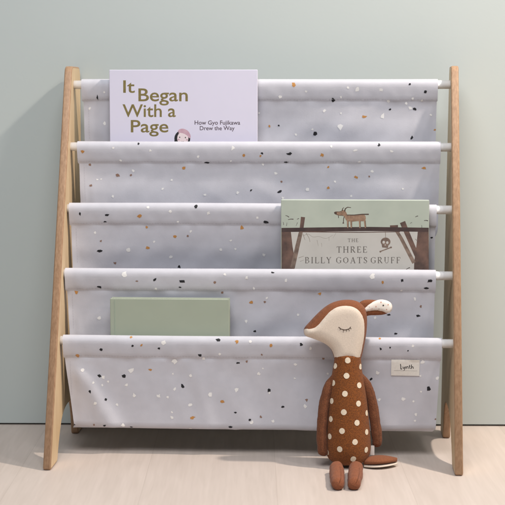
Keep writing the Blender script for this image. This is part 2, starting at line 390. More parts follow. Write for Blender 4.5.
# printed terrazzo flecks: ink, place in the photo, width, height
SPECKS = """
k,97.4,97.6,1.4,2.5 w,90,108,1.6,1.6 w,104.4,123.4,2,2 w,104,92,1.1,1.1 o,293.6,84.6,2.2,2.2
w,306,91.8,1.4,1.4 w,280,96.6,2.2,2.2 k,333,99.8,1.8,2.9 w,324.4,111,1.6,1.6 o,269.6,126,1.4,1.4
k,278.6,125.4,1.1,1.1 k,315.2,133.6,1.8,1.8 w,340,127.4,2.7,2.7 w,296,135,1.4,1.4 w,341,97,1.1,1.1
w,259,113,0.9,0.9 w,341,113,1.1,1.1 w,312.4,129.4,1.1,1.1 w,348,87.4,1.3,1.3 k,409.9,84.2,1.1,1.1
k,425.5,91.6,1.7,1.7 w,357.4,89.7,2.1,2.1 w,381.4,89.7,1.7,1.7 w,388,100.9,1.7,1.7 k,389.9,109.6,1.7,1.3
o,364.3,116.8,2.4,1.5 w,382.8,116.1,2.4,2.4 w,406.5,103.5,1.3,1.3 w,410.6,108.2,2.1,2.1 k,414.4,109.2,1.7,1.3
w,430.8,115.1,1.1,1.1 o,435,129.8,1.7,1.3 k,411.8,137.9,1.3,2.1 w,412.9,98.7,1.3,1.3 w,421.7,100.4,1.3,1.3
o,82.4,151.6,2,2 k,138.4,143.4,1.4,1.4 w,113,148,1.4,1.4 w,150.4,150.4,1.4,1.4 w,120.6,160.4,1.4,1.4
b,90,164.6,1.6,1.6 b,117.6,175.4,2,2 w,133,170.6,1.4,1.4 b,130.8,175,1.1,1.1 b,90.8,185.6,1.6,1.6
w,97.2,179.6,0.9,0.9 w,101.2,179,0.9,0.9 w,113,196,1.4,1.4 w,233,148,2.3,2.3 w,198,156.6,1.4,1.4
o,244,155.6,1.8,1.8 k,206.8,162.4,2.3,1.4 o,183.6,167.6,1.8,1.8 w,171.6,180,1.1,1.1 w,162.8,188.6,1.4,1.4
w,205.2,194.8,1.4,1.4 w,237.6,192.4,1.4,1.4 k,251,190.2,1.3,1.3 o,260.4,156,1.4,1.4 w,231,161,1.1,1.1
k,262.2,153.4,1.4,1.4 k,289.4,153.8,2.7,1.6 o,322,154.8,2,2 w,331,146.4,1.4,1.4 w,355.6,150.4,2.3,1.3
k,286.2,162.2,2,1.1 o,328.2,167,1.4,1.4 w,262.8,164.4,1.1,1.1 w,276,173.4,1.6,1.6 b,281.6,181.4,1.1,1.1
k,279.8,191.4,2.2,1.4 w,308,189.6,1.8,1.8 w,335,181.6,1.4,1.4 o,356,177.2,1.8,1.8 o,328.6,188,1.8,1.8
w,283,198,1.4,1.4 w,351,196,1.1,1.1 w,359.4,162,1.3,1.3 k,379.2,144.8,1.4,1.4 w,391.4,151.2,1.8,1.8
o,424,167.8,2.2,2.2 w,372,171.4,1.4,1.4 b,369.2,176.2,1.1,1.1 w,402.8,188.8,1.4,1.4 k,79.8,214,1.4,1.4
k,107,215,2.5,1.6 k,105,221.6,1.8,1.1 o,139.4,215.8,2,2 w,148,207.6,1.6,1.6 o,147,227,1.4,1.4
w,95,232.6,1.4,1.4 b,101,241,1.1,1.1 k,99.8,251,2.2,1.3 o,148,248,1.8,1.8 w,128.4,250,1.8,1.8
w,154,241.6,1.3,1.3 b,114.8,263,1.4,1.4 k,195.9,206.2,1.7,1.7 w,170.3,211.5,1.7,1.7 w,208.6,212.9,1.7,1.7
w,178,221.6,1.3,1.3 o,175.1,236.4,1.7,1.7 w,190.7,231.1,1.5,1.5 b,187.6,235.9,1.3,1.3 o,242.2,227.6,2.2,2.2
k,265.7,222,2.6,1.3 w,257,218,1.3,1.3 w,170.8,257,1.7,1.7 k,179.2,266.6,1.7,1.7 w,221.1,249.6,1.3,1.3
w,230.7,240.7,1.1,1.1 w,235.2,248.9,1.1,1.1 w,264,254.9,1.7,1.7 k,431.7,237.8,1.1,1.1 k,99.4,286.8,2.9,1.4
w,125,274.4,2.5,2.5 b,136.6,281,1.4,0.9 k,155,279.6,1.6,1.6 o,76.4,292,2,2 w,99.4,318.2,1.8,1.8
k,182,281.4,2.5,1.4 k,179.6,287.2,1.6,0.9 b,215.2,282.2,1.4,1.4 w,224.6,274.4,1.4,1.4 w,246.6,278,1.6,1.6
b,222.4,292.4,1.4,1.4 w,155.6,289,1.4,1.4 k,273,272.6,1.8,0.9 w,286,280,1.6,1.6 w,254,288.4,1.4,1.4
o,251,302.4,1.6,1.6 b,264.6,301.8,1.3,1.3 w,266.8,298,1.3,1.3 o,319.6,293.6,1.6,1.6 w,298.2,315,1.4,1.4
w,246.4,321.6,1.4,1.4 k,254.4,331.2,1.4,1.4 w,372,276,2.5,2.5 o,382.4,282.2,1.4,1.4 k,402,280.4,1.4,1.4
k,429.8,281.2,2.3,1.4 k,426.4,288.2,2,1.1 w,401.4,290.6,1.3,1.3 w,415,298.8,1.6,1.6 b,420.6,306.2,1.4,1.4
k,418.2,315.8,1.8,1.3 k,388.6,314.8,1.6,0.9 w,375,317.4,1.4,1.4 k,395.8,333.4,1.8,0.9 o,131.3,337.3,1.7,1.7
k,101.4,350,1.5,1.5 k,132.3,346,1.3,1.3 o,141.5,345.2,1.5,1.5 o,77.5,356,1.9,1.9 w,82.7,370.1,1.7,1.7
k,99.7,375.7,1.9,1.3 w,103.6,377.4,1.7,1.7 k,124.4,376.2,2.1,1.5 w,131.5,370.7,2.6,2.6 o,150.4,369.7,2.2,1.5
w,93.3,382.6,1.1,1.1 w,108,381.4,1.5,1.5 w,102.4,385.3,1.1,1.1 w,126.3,384.9,1.5,1.5 k,89.9,391.5,1.7,1.7
k,105.9,399.2,1.3,1.3 w,95.7,403.2,2.1,2.1 w,134,395.1,1.9,1.9 w,117,404.8,1.3,1.3 b,94.1,424.8,1.3,1.3
k,104.5,425.8,1.5,1.5 w,123,425.6,2.1,2.1 k,131.5,426.9,1.5,1.5 k,74.1,424.6,1.1,1.1 k,218.6,340,3.4,1.7
o,236.7,341.6,1.9,1.9 w,163.7,342.9,2.1,2.1 k,158.9,348.3,1.1,1.1 k,199.9,355.2,1.9,1.9 w,203.6,358.3,1.5,1.5
w,220.1,354.1,1.5,1.5 w,174.5,361.4,2.4,2.4 k,237.9,362.8,1.5,0.9 b,246.7,361.8,1.5,1.5 w,172.9,373.7,1.1,1.1
w,190.5,375.7,1.7,1.7 k,182.4,386.1,1.7,2.4 w,174.9,388.8,1.5,1.5 w,158.3,395.9,1.9,1.9 w,167.9,396.7,1.5,1.5
w,210.3,394.4,1.9,1.9 w,236.7,389.3,2.4,2.4 o,222.3,401.1,2.2,1.5 w,190.3,404.8,1.7,1.7 w,171.8,417.3,1.7,1.7
w,171.8,412.1,1.1,1.1 o,192.6,417.5,2.4,1.5 k,235.4,412.5,1.3,1.3 k,230.2,426.9,1.9,1.1 w,190.5,428.5,1.5,1.5
w,250.4,341.4,1.5,1.5 o,271.2,345.6,1.7,1.7 k,301.3,344.3,1.5,1.5 b,261.8,354.7,1.1,1.1 w,295.5,364.7,1.9,1.9
w,310.7,348.3,1.5,1.5 b,323.2,358.7,1.5,1.5 w,258.7,373.7,1.7,1.7 w,262.9,368.5,0.9,0.9 w,294.7,378.2,1.1,1.1
k,269.5,389.9,2.2,2.2 w,269.5,392.8,1.1,1.1 b,306.7,399.9,1.7,1.7 w,304.9,406.1,1.9,1.9 k,282.8,406.7,1.5,1.5
k,250,420,1.3,1.3 w,251.6,422.5,1.9,1.9 b,260.8,416.9,1.3,1.3 w,273.3,421.5,1.7,1.7 w,327.9,373.7,1.3,1.3
o,379.7,338.7,1.9,1.9 k,380.8,348.7,1.3,1.3 k,390.3,347.5,0.9,0.9 k,408,350.6,0.9,0.9 w,413,345.6,1.9,1.9
w,377.5,373,2.4,2.4 w,422.6,362.6,2.2,2.2 w,420.5,375.7,1.1,1.1 w,437.7,378.2,1.5,1.5 k,429,388.4,1.7,2.6
w,421.1,391.7,1.1,1.1 k,371,379.1,1.3,1.3 w,403.4,398.8,1.9,1.9 w,413.4,401.1,1.1,1.1 w,379.5,399.6,1.5,1.5
w,415.9,414.6,1.3,1.3 w,414.9,420.4,1.1,1.1 b,435.7,419,1.1,1.1
"""
INKS = 'kobw'
o0 = w2r(CAM)
for q in SPECKS.split():
    c, px, py, sw, sh = q.split(','); px, py, sw, sh = map(float, (px, py, sw, sh))
    d = w2r(ray(px, py)).normalized(); best = None
    for i, t in enumerate(trees):
        h = t.ray_cast(o0, d)
        if h[0] is not None and (best is None or h[3] < best[1]): best = (i, h[3], h[0])
    if best is None: continue
    i, _, p = best; n = random.choice((5, 6, 7, 8)); a0 = random.random() * 6.28
    s = 1.17 / 655 * (0.97 if c in 'kw' else 0.9)
    poly = []
    for k in range(n):
        a = a0 + 2 * pi * (k + random.uniform(-0.25, 0.25)) / n; rr = random.uniform(0.5, 1.28)
        poly.append((cos(a) * sw * s * rr, sin(a) * sh * s * rr))
    patch(slings[i], trees[i], p, poly, 0.00025, 1 + INKS.index(c))
SL = []
for i in range(4):
    s = obj('fabric_pocket', slings[i], [M['cloth']] + [M[c] for c in INKS], rack)
    md = s.modifiers.new('solid', 'SOLIDIFY'); md.thickness = 0.0005; md.offset = -1 if False else 0
    s.modifiers.remove(md)
    SL.append(s)
def seam(parent, pts, step=0.0042, ln=0.0026, bvh=None, along='x'):
    bm = bmesh.new()
    for a, b in zip(pts, pts[1:]):
        a, b = Vector(a), Vector(b); n = int((b - a).length / step); d = (b - a).normalized()
        for k in range(n):
            p = a + d * step * k
            h, nr, *_ = bvh.find_nearest(p); h2, n2, *_ = bvh.find_nearest(p + d * ln); nr = nr if nr.y < 0 else -nr; n2 = n2 if n2.y < 0 else -n2
            v = d.cross(nr).normalized() * 0.00022
            f = bm.faces.new([bm.verts.new(q) for q in (h - v + nr * 0.0003, h2 - v + n2 * 0.0003, h2 + v + n2 * 0.0003, h + v + nr * 0.0003)])
            f.normal_update()
            if f.normal.dot(nr) < 0: f.normal_flip()
    return obj('stitching', bm, M['thread'], parent)
for i in range(5):
    k = min(i, 3); y, z = ROD_Y[i], ROD_Z[i]; l, r = XL[i] + 0.004, XR[i] - 0.004
    pts = [(l + (r - l) * t / 20, y - 0.003, z - ST + 0.0025) for t in range(21)]
    seam(SL[k], pts, bvh=trees[k])
    seam(SL[k], [(l + 0.0055, y + 0.001, z - ST - 0.006), (l + 0.0065, y + 0.004, z - 0.088)], bvh=trees[k])

# the sewn-in label on the lowest pocket
lab0, lab1 = at(391.3, 359.2, ROD_Y[4] + 0.001), at(419.2, 375.6, ROD_Y[4] + 0.004)
bm = bmesh.new(); t = trees[3]; G = 14; R = []
for j in range(7):
    row = []
    for k in range(G + 1):
        p = Vector((lab0.x + (lab1.x - lab0.x) * k / G, ROD_Y[4], lab0.z + (lab1.z - lab0.z) * j / 6)); h = t.ray_cast(Vector((p.x, -0.2, p.z)), Vector((0, 1, 0)))[0]
        row.append(bm.verts.new((p.x, h.y - 0.0007, p.z)))
    R.append(row)
for a, b in zip(R, R[1:]):
    for k in range(G): bm.faces.new((a[k], b[k], b[k + 1], a[k + 1]))
ge = bmesh.ops.extrude_face_region(bm, geom=list(bm.faces)); bmesh.ops.translate(bm, verts=[v for v in ge['geom'] if isinstance(v, bmesh.types.BMVert)], vec=(0, -0.0004, 0))
bmesh.ops.recalc_face_normals(bm, faces=bm.faces)
tag_o = obj('sewn_label', bm, M['label'], rack, smooth=False)
tagbv = BVHTree.FromPolygons([v.co for v in tag_o.data.vertices], [list(p.vertices) for p in tag_o.data.polygons])

# ------------------------------------------------------------------ flat artwork helpers (printed ink lying on a real cover)
class Art:
    """printed marks on a plane y = const of the rack frame; points are given where the photo shows them and land on that plane"""
    def __init__(s, y): s.bm = bmesh.new(); s.y = y; s.mats = []; s.n = 0
    def mi(s, m):
        if m not in s.mats: s.mats.append(m)
        return s.mats.index(m)
    def poly(s, pts, m, smooth=0):
        if smooth: pts = chaikin([(*p,) for p in pts], smooth)
        s.n += 1; y = s.y - 0.00004 - 0.0000015 * s.n
        P = [at(p[0], p[1], y) for p in pts]
        try: f = s.bm.faces.new([s.bm.verts.new(p) for p in P])
        except ValueError: return
        f.material_index = s.mi(m); f.normal_update()
        if f.normal.y > 0: f.normal_flip()
        if len(pts) > 4: bmesh.ops.triangulate(s.bm, faces=[f])
    def line(s, pts, w, m, w1=None):
        w1 = w if w1 is None else w1
        P = [Vector(p) for p in pts]; n = len(P); L = []; R = []
        for i in range(n):
            t = (P[min(i + 1, n - 1)] - P[max(i - 1, 0)]).normalized(); nn = Vector((-t.y, t.x)) * (w + (w1 - w) * i / (n - 1)) / 2
            L.append(P[i] + nn); R.append(P[i] - nn)
        s.n += 1; y = s.y - 0.00004 - 0.0000015 * s.n
        a = [s.bm.verts.new(at(p.x, p.y, y)) for p in L]; b = [s.bm.verts.new(at(p.x, p.y, y)) for p in R]
        for i in range(n - 1):
            f = s.bm.faces.new((a[i], a[i + 1], b[i + 1], b[i])); f.material_index = s.mi(m); f.normal_update()
            if f.normal.y > 0: f.normal_flip()
    def disc(s, x, y, rx, ry, m, n=20): s.poly([(x + rx * cos(2 * pi * k / n), y + ry * sin(2 * pi * k / n)) for k in range(n)], m)
    def text(s, txt, x0, x1, ytop, ybase, m, bold=0.0, ref='H', space=1.0):
        """letters filling x0..x1, capitals reaching from ybase up to ytop"""
        def mesh(body):
            cu = bpy.data.curves.new('ink', 'FONT'); cu.body = body; cu.size = 1; cu.offset = bold; cu.space_character = space; cu.resolution_u = 4
            ob = bpy.data.objects.new('ink', cu); COL.objects.link(ob)
            dg = bpy.context.evaluated_depsgraph_get(); me = bpy.data.meshes.new_from_object(ob.evaluated_get(dg))
            bpy.data.objects.remove(ob); bpy.data.curves.remove(cu); return me
        h = mesh(ref); hy = max(v.co.y for v in h.vertices); bpy.data.meshes.remove(h)
        me = mesh(txt); xs = [v.co.x for v in me.vertices]; a, b = min(xs), max(xs)
        s.n += 1; y = s.y - 0.00004 - 0.0000015 * s.n
        vs = [s.bm.verts.new(at(x0 + (v.co.x - a) / (b - a) * (x1 - x0), ybase - v.co.y / hy * (ybase - ytop), y)) for v in me.vertices]
        for p in me.polygons:
            try: f = s.bm.faces.new([vs[i] for i in p.vertices])
            except ValueError: continue
            f.material_index = s.mi(m); f.normal_update()
            if f.normal.y > 0: f.normal_flip()
        bpy.data.meshes.remove(me)
    def build(s, name, parent, shift): return obj(name, s.bm, s.mats, parent, smooth=False, shift=shift)

def catmull2(P): return [v.to_2d() for v in catmull([(p.x, p.y, 0) for p in P], 4)] if len(P) > 2 else P
# serif capitals drawn as strokes on a 0..1 box: (x0,y0,x1,y1,heavy)
SER = {
 'T': (0.9, [(.5, 0, .5, 1, 1), (.04, .97, .96, .97, 0), (.3, .02, .7, .02, 0), (.05, .97, .05, .8, 0), (.95, .97, .95, .8, 0)]),
 'H': (1.05, [(.18, 0, .18, 1, 1), (.82, 0, .82, 1, 1), (.18, .52, .82, .52, 0), (.02, .02, .34, .02, 0), (.66, .02, .98, .02, 0), (.02, .98, .34, .98, 0), (.66, .98, .98, .98, 0)]),
 'R': (0.95, [(.2, 0, .2, 1, 1), (.04, .02, .38, .02, 0), (.04, .98, .5, .98, 0), (.5, .98, .72, .88, 1), (.72, .88, .74, .66, 1), (.74, .66, .5, .5, 0), (.5, .5, .2, .5, 0), (.45, .5, .85, .02, 1), (.8, .02, 1, .02, 0)]),
 'E': (0.8, [(.2, 0, .2, 1, 1), (.04, .02, .9, .02, 0), (.04, .98, .85, .98, 0), (.2, .52, .65, .52, 0), (.9, .02, .92, .22, 0), (.85, .98, .87, .8, 0), (.65, .42, .65, .62, 0)]),
 'B': (0.85, [(.2, 0, .2, 1, 1), (.04, .02, .6, .02, 0), (.04, .98, .55, .98, 0), (.2, .53, .6, .53, 0), (.55, .98, .75, .86, 1), (.75, .86, .75, .66, 1), (.75, .66, .58, .53, 0), (.58, .53, .85, .4, 0), (.85, .4, .87, .18, 1), (.87, .18, .6, .02, 0)]),
 'I': (0.45, [(.5, 0, .5, 1, 1), (.12, .02, .88, .02, 0), (.12, .98, .88, .98, 0)]),
 'L': (0.8, [(.22, 0, .22, 1, 1), (.04, .02, .92, .02, 0), (.04, .98, .42, .98, 0), (.92, .02, .94, .25, 0)]),
 'Y': (0.9, [(.5, 0, .5, .48, 1), (.5, .48, .12, .98, 1), (.5, .48, .86, .98, 0), (.0, .98, .3, .98, 0), (.7, .98, 1, .98, 0), (.32, .02, .68, .02, 0)]),
 'G': (1.0, [(.88, .8, .7, .96, 0), (.7, .96, .45, .99, 0), (.45, .99, .18, .82, 0), (.18, .82, .09, .5, 1), (.09, .5, .18, .18, 1), (.18, .18, .45, .01, 0), (.45, .01, .7, .04, 0), (.7, .04, .85, .14, 0), (.85, .1, .85, .42, 1), (.65, .42, 1, .42, 0), (.88, .98, .88, .75, 0)]),
 'O': (1.05, [(.5, .99, .2, .82, 0), (.2, .82, .1, .5, 1), (.1, .5, .2, .18, 1), (.2, .18, .5, .01, 0), (.5, .01, .8, .18, 0), (.8, .18, .9, .5, 1), (.9, .5, .8, .82, 1), (.8, .82, .5, .99, 0)]),
 'A': (1.0, [(.5, 1, .15, .02, 0), (.5, 1, .85, .02, 1), (.28, .36, .72, .36, 0), (.0, .02, .3, .02, 0), (.68, .02, 1, .02, 0)]),
 'S': (0.72, [(.82, .8, .62, .97, 0), (.62, .97, .35, .97, 0), (.35, .97, .15, .78, 1), (.15, .78, .35, .58, 1), (.35, .58, .7, .44, 1), (.7, .44, .88, .24, 1), (.88, .24, .65, .03, 0), (.65, .03, .35, .03, 0), (.35, .03, .12, .2, 0), (.12, .28, .12, .02, 0), (.84, .98, .84, .74, 0)]),
 'U': (1.0, [(.2, .98, .2, .3, 1), (.2, .3, .35, .05, 0), (.35, .05, .6, .02, 0), (.6, .02, .78, .2, 0), (.78, .2, .8, .98, 0), (.03, .98, .38, .98, 0), (.64, .98, .96, .98, 0)]),
 'F': (0.78, [(.2, 0, .2, 1, 1), (.04, .02, .42, .02, 0), (.04, .98, .88, .98, 0), (.2, .52, .65, .52, 0), (.88, .98, .9, .78, 0), (.65, .42, .65, .62, 0)]),
}
def serif(art, txt, x0, x1, yt, yb, m, thick=0.16, thin=0.075, gap=0.28):
    tot = sum(SER[c][0] for c in txt) + gap * (len(txt) - 1); k = (x1 - x0) / tot; x = x0; h = yb - yt
    for c in txt:
        w, st = SER[c]; art.n = 3
        for a, b, c2, d, hv in st: art.line([(x + a * w * k, yb - b * h), (x + c2 * w * k, yb - d * h)], (thick if hv else thin) * h, m)
        x += (w + gap) * k

# ------------------------------------------------------------------ books
def book(name, label, px0, px1, pyt, yf, depth, h, cover, pocket, spine=False, jac=0.0022, rgt=True):
    """hardback standing in the rack: front board, back board, spine and page block; yf is the rack-frame y of the front cover"""
    a, b = at(px0, pyt, yf), at(px1, pyt, yf); zt = a.z; x0, x1 = a.x, b.x; base = Vector(((x0 + x1) / 2, yf + depth / 2, zt - h))
    root = thing(name, label, 'book', r2w(base), -YAW)
    t = 0.0024
    bm = bmesh.new(); box(bm, x0, x1, yf, yf + t, zt - h, zt, 0.0007); obj('front_cover', bm, cover, root, False, base)
    bm = bmesh.new(); box(bm, x0, x1, yf + depth - t, yf + depth, zt - h, zt, 0.0007); obj('back_cover', bm, cover, root, False, base)
    bm = bmesh.new(); box(bm, x0 + 0.0002, x0 + t, yf + t + 0.0002, yf + depth - t - 0.0002, zt - h + 0.0002, zt - 0.0004, 0.0004); obj('spine', bm, cover, root, False, base)
    bm = bmesh.new(); box(bm, x0 + t + 0.0002, x1 - 0.003, yf + t + 0.0002, yf + depth - t - 0.0002, zt - h + 0.003, zt - 0.0018); obj('page_block', bm, M['paper'], root, False, base)
    return root, base

# lilac picture book, top pocket
yf = ROD_Y[0] - 0.0087 - 0.0105
lil, base = book('picture_book', 'lilac hardback with olive title lettering standing in the top pocket', 109.2, 257.4, 69.8, yf, 0.0100, 0.222, M['lilac'], 0)
A = Art(yf)
ol = M['olive']
A.text('It', 123.2, 134.8, 80.3, 92.6, ol, 0.011); A.text('Began', 138.4, 187.8, 88.4, 101.1, ol, 0.011); A.text('With', 122.5, 161.8, 104.3, 116.8, ol, 0.011)
A.text('a', 168, 175.8, 104.3, 116.8, ol, 0.011); A.text('Page', 130.8, 168.4, 120, 132.2, ol, 0.011)
A.build('title_lettering', lil, base)
A = Art(yf); A.text('How Gyo Fujikawa', 194.6, 240.2, 120.5, 124.6, M['plum'], 0.014); A.text('Drew the Way', 199.8, 234.6, 126.1, 130.1, M['plum'], 0.014)
A.build('subtitle_lettering', lil, base)
A = Art(yf)
A.disc(182.3, 138.6, 8.0, 8.3, M['k'])
A.poly([(174, 147), (174.5, 139), (177, 132.5), (180, 130), (178, 138), (178.5, 147)], M['k'])
A.poly([(177, 131.5), (180, 128.8), (184, 128.6), (188.5, 131), (190.8, 135.5), (190.4, 139), (187, 136), (181, 132.5)], M['pink'], 1)
A.disc(182.8, 138.4, 5.6, 6.6, M['skin'])
A.poly([(177.6, 133.6), (180.5, 130.6), (185, 130.9), (189, 134.6), (189.4, 138.2), (186.2, 134.6), (181, 132.6)], M['pink'], 1)
A.disc(179.7, 137.3, 0.55, 0.75, M['k'], 10); A.disc(185.4, 137.6, 0.55, 0.75, M['k'], 10); A.line([(181.6, 141.2), (182.8, 141.7), (184, 141.2)], 0.35, M['k'])
A.disc(178.6, 139.6, 1.0, 0.7, M['pink'], 10); A.disc(187, 139.8, 1.0, 0.7, M['pink'], 10)
A.build('cover_drawing', lil, base)

# storybook with a goat on a bridge, third pocket
yf = ROD_Y[2] - 0.0087 - 0.0155
gts, base = book('picture_book', 'hardback with a goat crossing a timber bridge on its pale green cover', 281, 429.4, 199.8, yf, 0.0150, 0.185, M['sky'], 2)
A = Art(yf)
A.poly([(281.6, 229), (428.6, 229), (428.6, 285), (281.6, 285)], M['fog'])
A.poly([(281.5, 228), (290.5, 228), (292.5, 246), (294.6, 258), (294, 285), (281.5, 285)], M['post'])
A.poly([(418, 229), (428.7, 229), (428.7, 285), (413.5, 285), (414.2, 262), (416.5, 245)], M['post'])
A.line([(302.9, 217.3), (301.3, 230), (297.5, 246), (292.5, 268)], 3.6, M['branch'], 4.6)
A.line([(303, 217), (301.6, 229)], 4.2, M['post'], 3.6)
A.line([(394, 227), (401, 238), (414, 263)], 3.0, M['branch'], 3.8); A.line([(402.5, 222), (407, 233), (417, 256)], 5.6, M['post'], 4.6)
A.line([(390, 226.6), (398, 226.2)], 2.4, M['post'])
A.line([(281.5, 230), (330, 229.4), (370, 229.0), (428.7, 229.8)], 4.2, M['bridge'], 4.2)
A.line([(300, 231.8), (360, 232.4), (400, 231.8)], 0.9, M['post'], 0.7)
tw = M['twig']
for p, w in (([(303, 236), (308, 234), (313, 237), (319, 236.5), (326, 238.5), (333, 235)], .5), ([(306, 233), (309, 238), (310, 242)], .9), ([(303, 234), (305, 240)], .9), ([(317, 240), (318.3, 246)], .55),
             ([(321.5, 243), (321.8, 247)], .5), ([(329, 237), (329, 241)], .5), ([(298.5, 258), (304, 256)], .8), ([(300, 261.5), (304, 260)], .6), ([(336, 233), (333, 238)], .4)): A.line(catmull2([Vector(q) for q in p]), w * .8, tw, w * .45)
bd = M['bridge']
for p, w in (([(285.5, 215.5), (289, 217.2)], .9), ([(288, 219.6), (293.5, 219.2)], 1.0), ([(297, 219.4), (299, 218.6)], .8), ([(283, 222), (283.6, 225)], .6), ([(287, 222.5), (286.4, 226)], .5), ([(296, 226), (297.5, 222.5)], .5),
             ([(415.3, 217), (418, 216)], .9), ([(424, 220.6), (428, 220.8)], 1.0), ([(410, 223.5), (412, 222.6)], .5), ([(421.5, 225), (421.8, 228)], .5), ([(415, 239), (416.5, 240.5)], .6), ([(406, 269.5), (410, 267.5)], 1.0)): A.line([p[0], ((p[0][0] + p[1][0]) / 2 + .2, (p[0][1] + p[1][1]) / 2 - .35), p[1]], w * .45, bd, w * .8)
# the goat
g = M['goat']; gd = M['goatdark']
A.poly([(344.6, 214.6), (349, 215.4), (356, 215.2), (362, 214.4), (365.4, 215.2), (366, 219), (364.6, 221.4), (358, 221.0), (352, 221.8), (347, 221.2), (345, 218.6)], g, 1)
A.poly([(334, 212.2), (336, 211.4), (340, 211.6), (343.4, 209.6), (346, 211.6), (347.4, 215.4), (345.4, 218), (343.2, 215.6), (339.4, 215.8), (335.6, 214.6)], g, 1)
A.poly([(333.8, 212.4), (335.4, 211.5), (337.2, 212.6), (336.6, 214.4), (334.8, 214.3)], gd, 1)
A.line([(344.6, 211.4), (345.4, 208.6), (347.6, 207.2), (351, 207.6)], 1.3, gd, .5); A.line([(342.2, 211), (342.6, 208.6), (344, 207.4)], 1.0, gd, .4)
A.line([(346.6, 215), (354, 215.1), (362, 214.3), (368.8, 214.3)], .8, gd, 1.2)
A.disc(341.2, 212.2, .45, .4, gd, 8); A.line([(336.5, 214.3), (340, 215.5), (343.4, 215.6)], .45, gd, .3); A.line([(336, 211.6), (340, 211.8), (343, 210)], .35, gd, .5); A.line([(338.4, 215.5), (338.7, 218)], .6, gd)
A.line([(344.3, 216.5), (343.6, 219), (343.4, 222.4)], .8, gd, .7); A.disc(343.3, 223, .9, .6, gd, 8)
for x, dx in ((347.6, .2), (351, .3), (359.6, .4), (364.6, .9)): A.line([(x, 219.8), (x + dx * .4, 224), (x + dx, 228.0)], 1.7, g, 1.2); A.line([(x + 0.9, 220.5), (x + dx + 0.6, 227.8)], .4, gd)
# hanging skull with a bone
sk = M['branch']; A.line([(385.4, 231), (385.6, 237.5)], .4, sk)
A.disc(385.6, 241.8, 4.9, 4.3, sk); A.poly([(381.6, 243.5), (388.6, 244.5), (387.8, 248), (382.2, 247.4)], sk)
A.disc(383.7, 242.2, 1.3, 1.5, M['fog'], 12); A.disc(387.3, 242.6, 1.2, 1.4, M['fog'], 12); A.disc(385.2, 245, .5, .7, M['fog'], 8)
A.line([(380.4, 251.4), (391, 247.4)], 1.0, sk); A.disc(380.4, 251.6, 1.0, .9, sk, 10); A.disc(391, 247.4, 1.0, .9, sk, 10)
A.build('cover_picture', gts, base)
A = Art(yf); A.n = 3
serif(A, 'THE', 347.8, 358.3, 238.6, 242.0, M['grey'], .17, .1); serif(A, 'THREE', 336.6, 367.2, 246.5, 252.6, M['grey'])
serif(A, 'BILLY', 304.9, 331.2, 257.2, 263.2, M['grey']); serif(A, 'GOATS', 336.0, 367.4, 257.2, 263.2, M['grey']); serif(A, 'GRUFF', 370.6, 400.6, 257.2, 263.2, M['grey'])
A.build('title_lettering', gts, base)

# plain sage book, fourth pocket
yf = ROD_Y[3] - 0.0087 - 0.0185
sag, base = book('plain_book', 'plain sage green hardback without lettering in the fourth pocket', 110, 229.2, 298.6, yf, 0.0180, 0.150, M['green'], 3)
bm = bmesh.new(); p0, p1 = at(114.3, 300, yf), at(115.2, 300, yf); box(bm, p0.x, p1.x, yf - 0.0002, yf + 0.0002, base.z + 0.002, base.z + 0.148)
obj('hinge_groove', bm, M['greenpale'], sag, False, base)

# the label's woven script
A = Art(ROD_Y[4]); ik = M['labelink']
def lab(pts, w, m=ik):
    P = [Vector(p) for p in pts]; bmv = A.bm
    A.line(catmull2(P), w, m)
lab([(400.4, 363.8), (400.8, 366.5), (400.9, 369.0), (402.2, 368.8)], .8)
lab([(402.9, 366.6), (403.4, 368.4), (404.6, 367.6), (405.2, 366.4)], .7); lab([(405.2, 366.4), (404.8, 369), (403.6, 371.0)], .6)
lab([(406.1, 366.6), (406.3, 368.8)], .75); lab([(406.3, 367.3), (407.4, 366.4), (408.1, 367.2), (408.2, 368.9)], .7)
lab([(409.5, 364.8), (409.6, 367.5), (410.4, 368.8)], .75); lab([(408.8, 366.3), (410.6, 366.1)], .5)
lab([(411.4, 364.4), (411.5, 368.9)], .75); lab([(411.5, 367.4), (412.5, 366.6), (413.2, 367.4), (413.3, 368.8)], .7)
lab([(393.8, 370.6), (417.2, 370.9)], .3, M['labelline'])
for v in A.bm.verts:
    h, n, *_ = tagbv.ray_cast(Vector((v.co.x, -0.3, v.co.z)), Vector((0, 1, 0)))
    if h is not None: v.co.y = h.y - 0.00012
A.build('label_script', tag_o, (0, 0, 0))

# ------------------------------------------------------------------ the deer doll
DY = 0.050
base = atz(348.5, 463.5, 0.0); base.y = DY - 0.004; base = Vector((atw(348.5, 463, DY).x, DY - 0.004, 0))
deer = thing('deer_doll', 'rust brown stuffed deer in cream polka dots sitting against the rack', 'stuffed toy', base)
PXM = F / (DY - CAM.y) / 1.0   # rough pixels per metre at the doll
Z0 = 0.0
def dp(px, py, y=0.0): return atw(px, py, DY + y)
zb = dp(348, 463.6).z
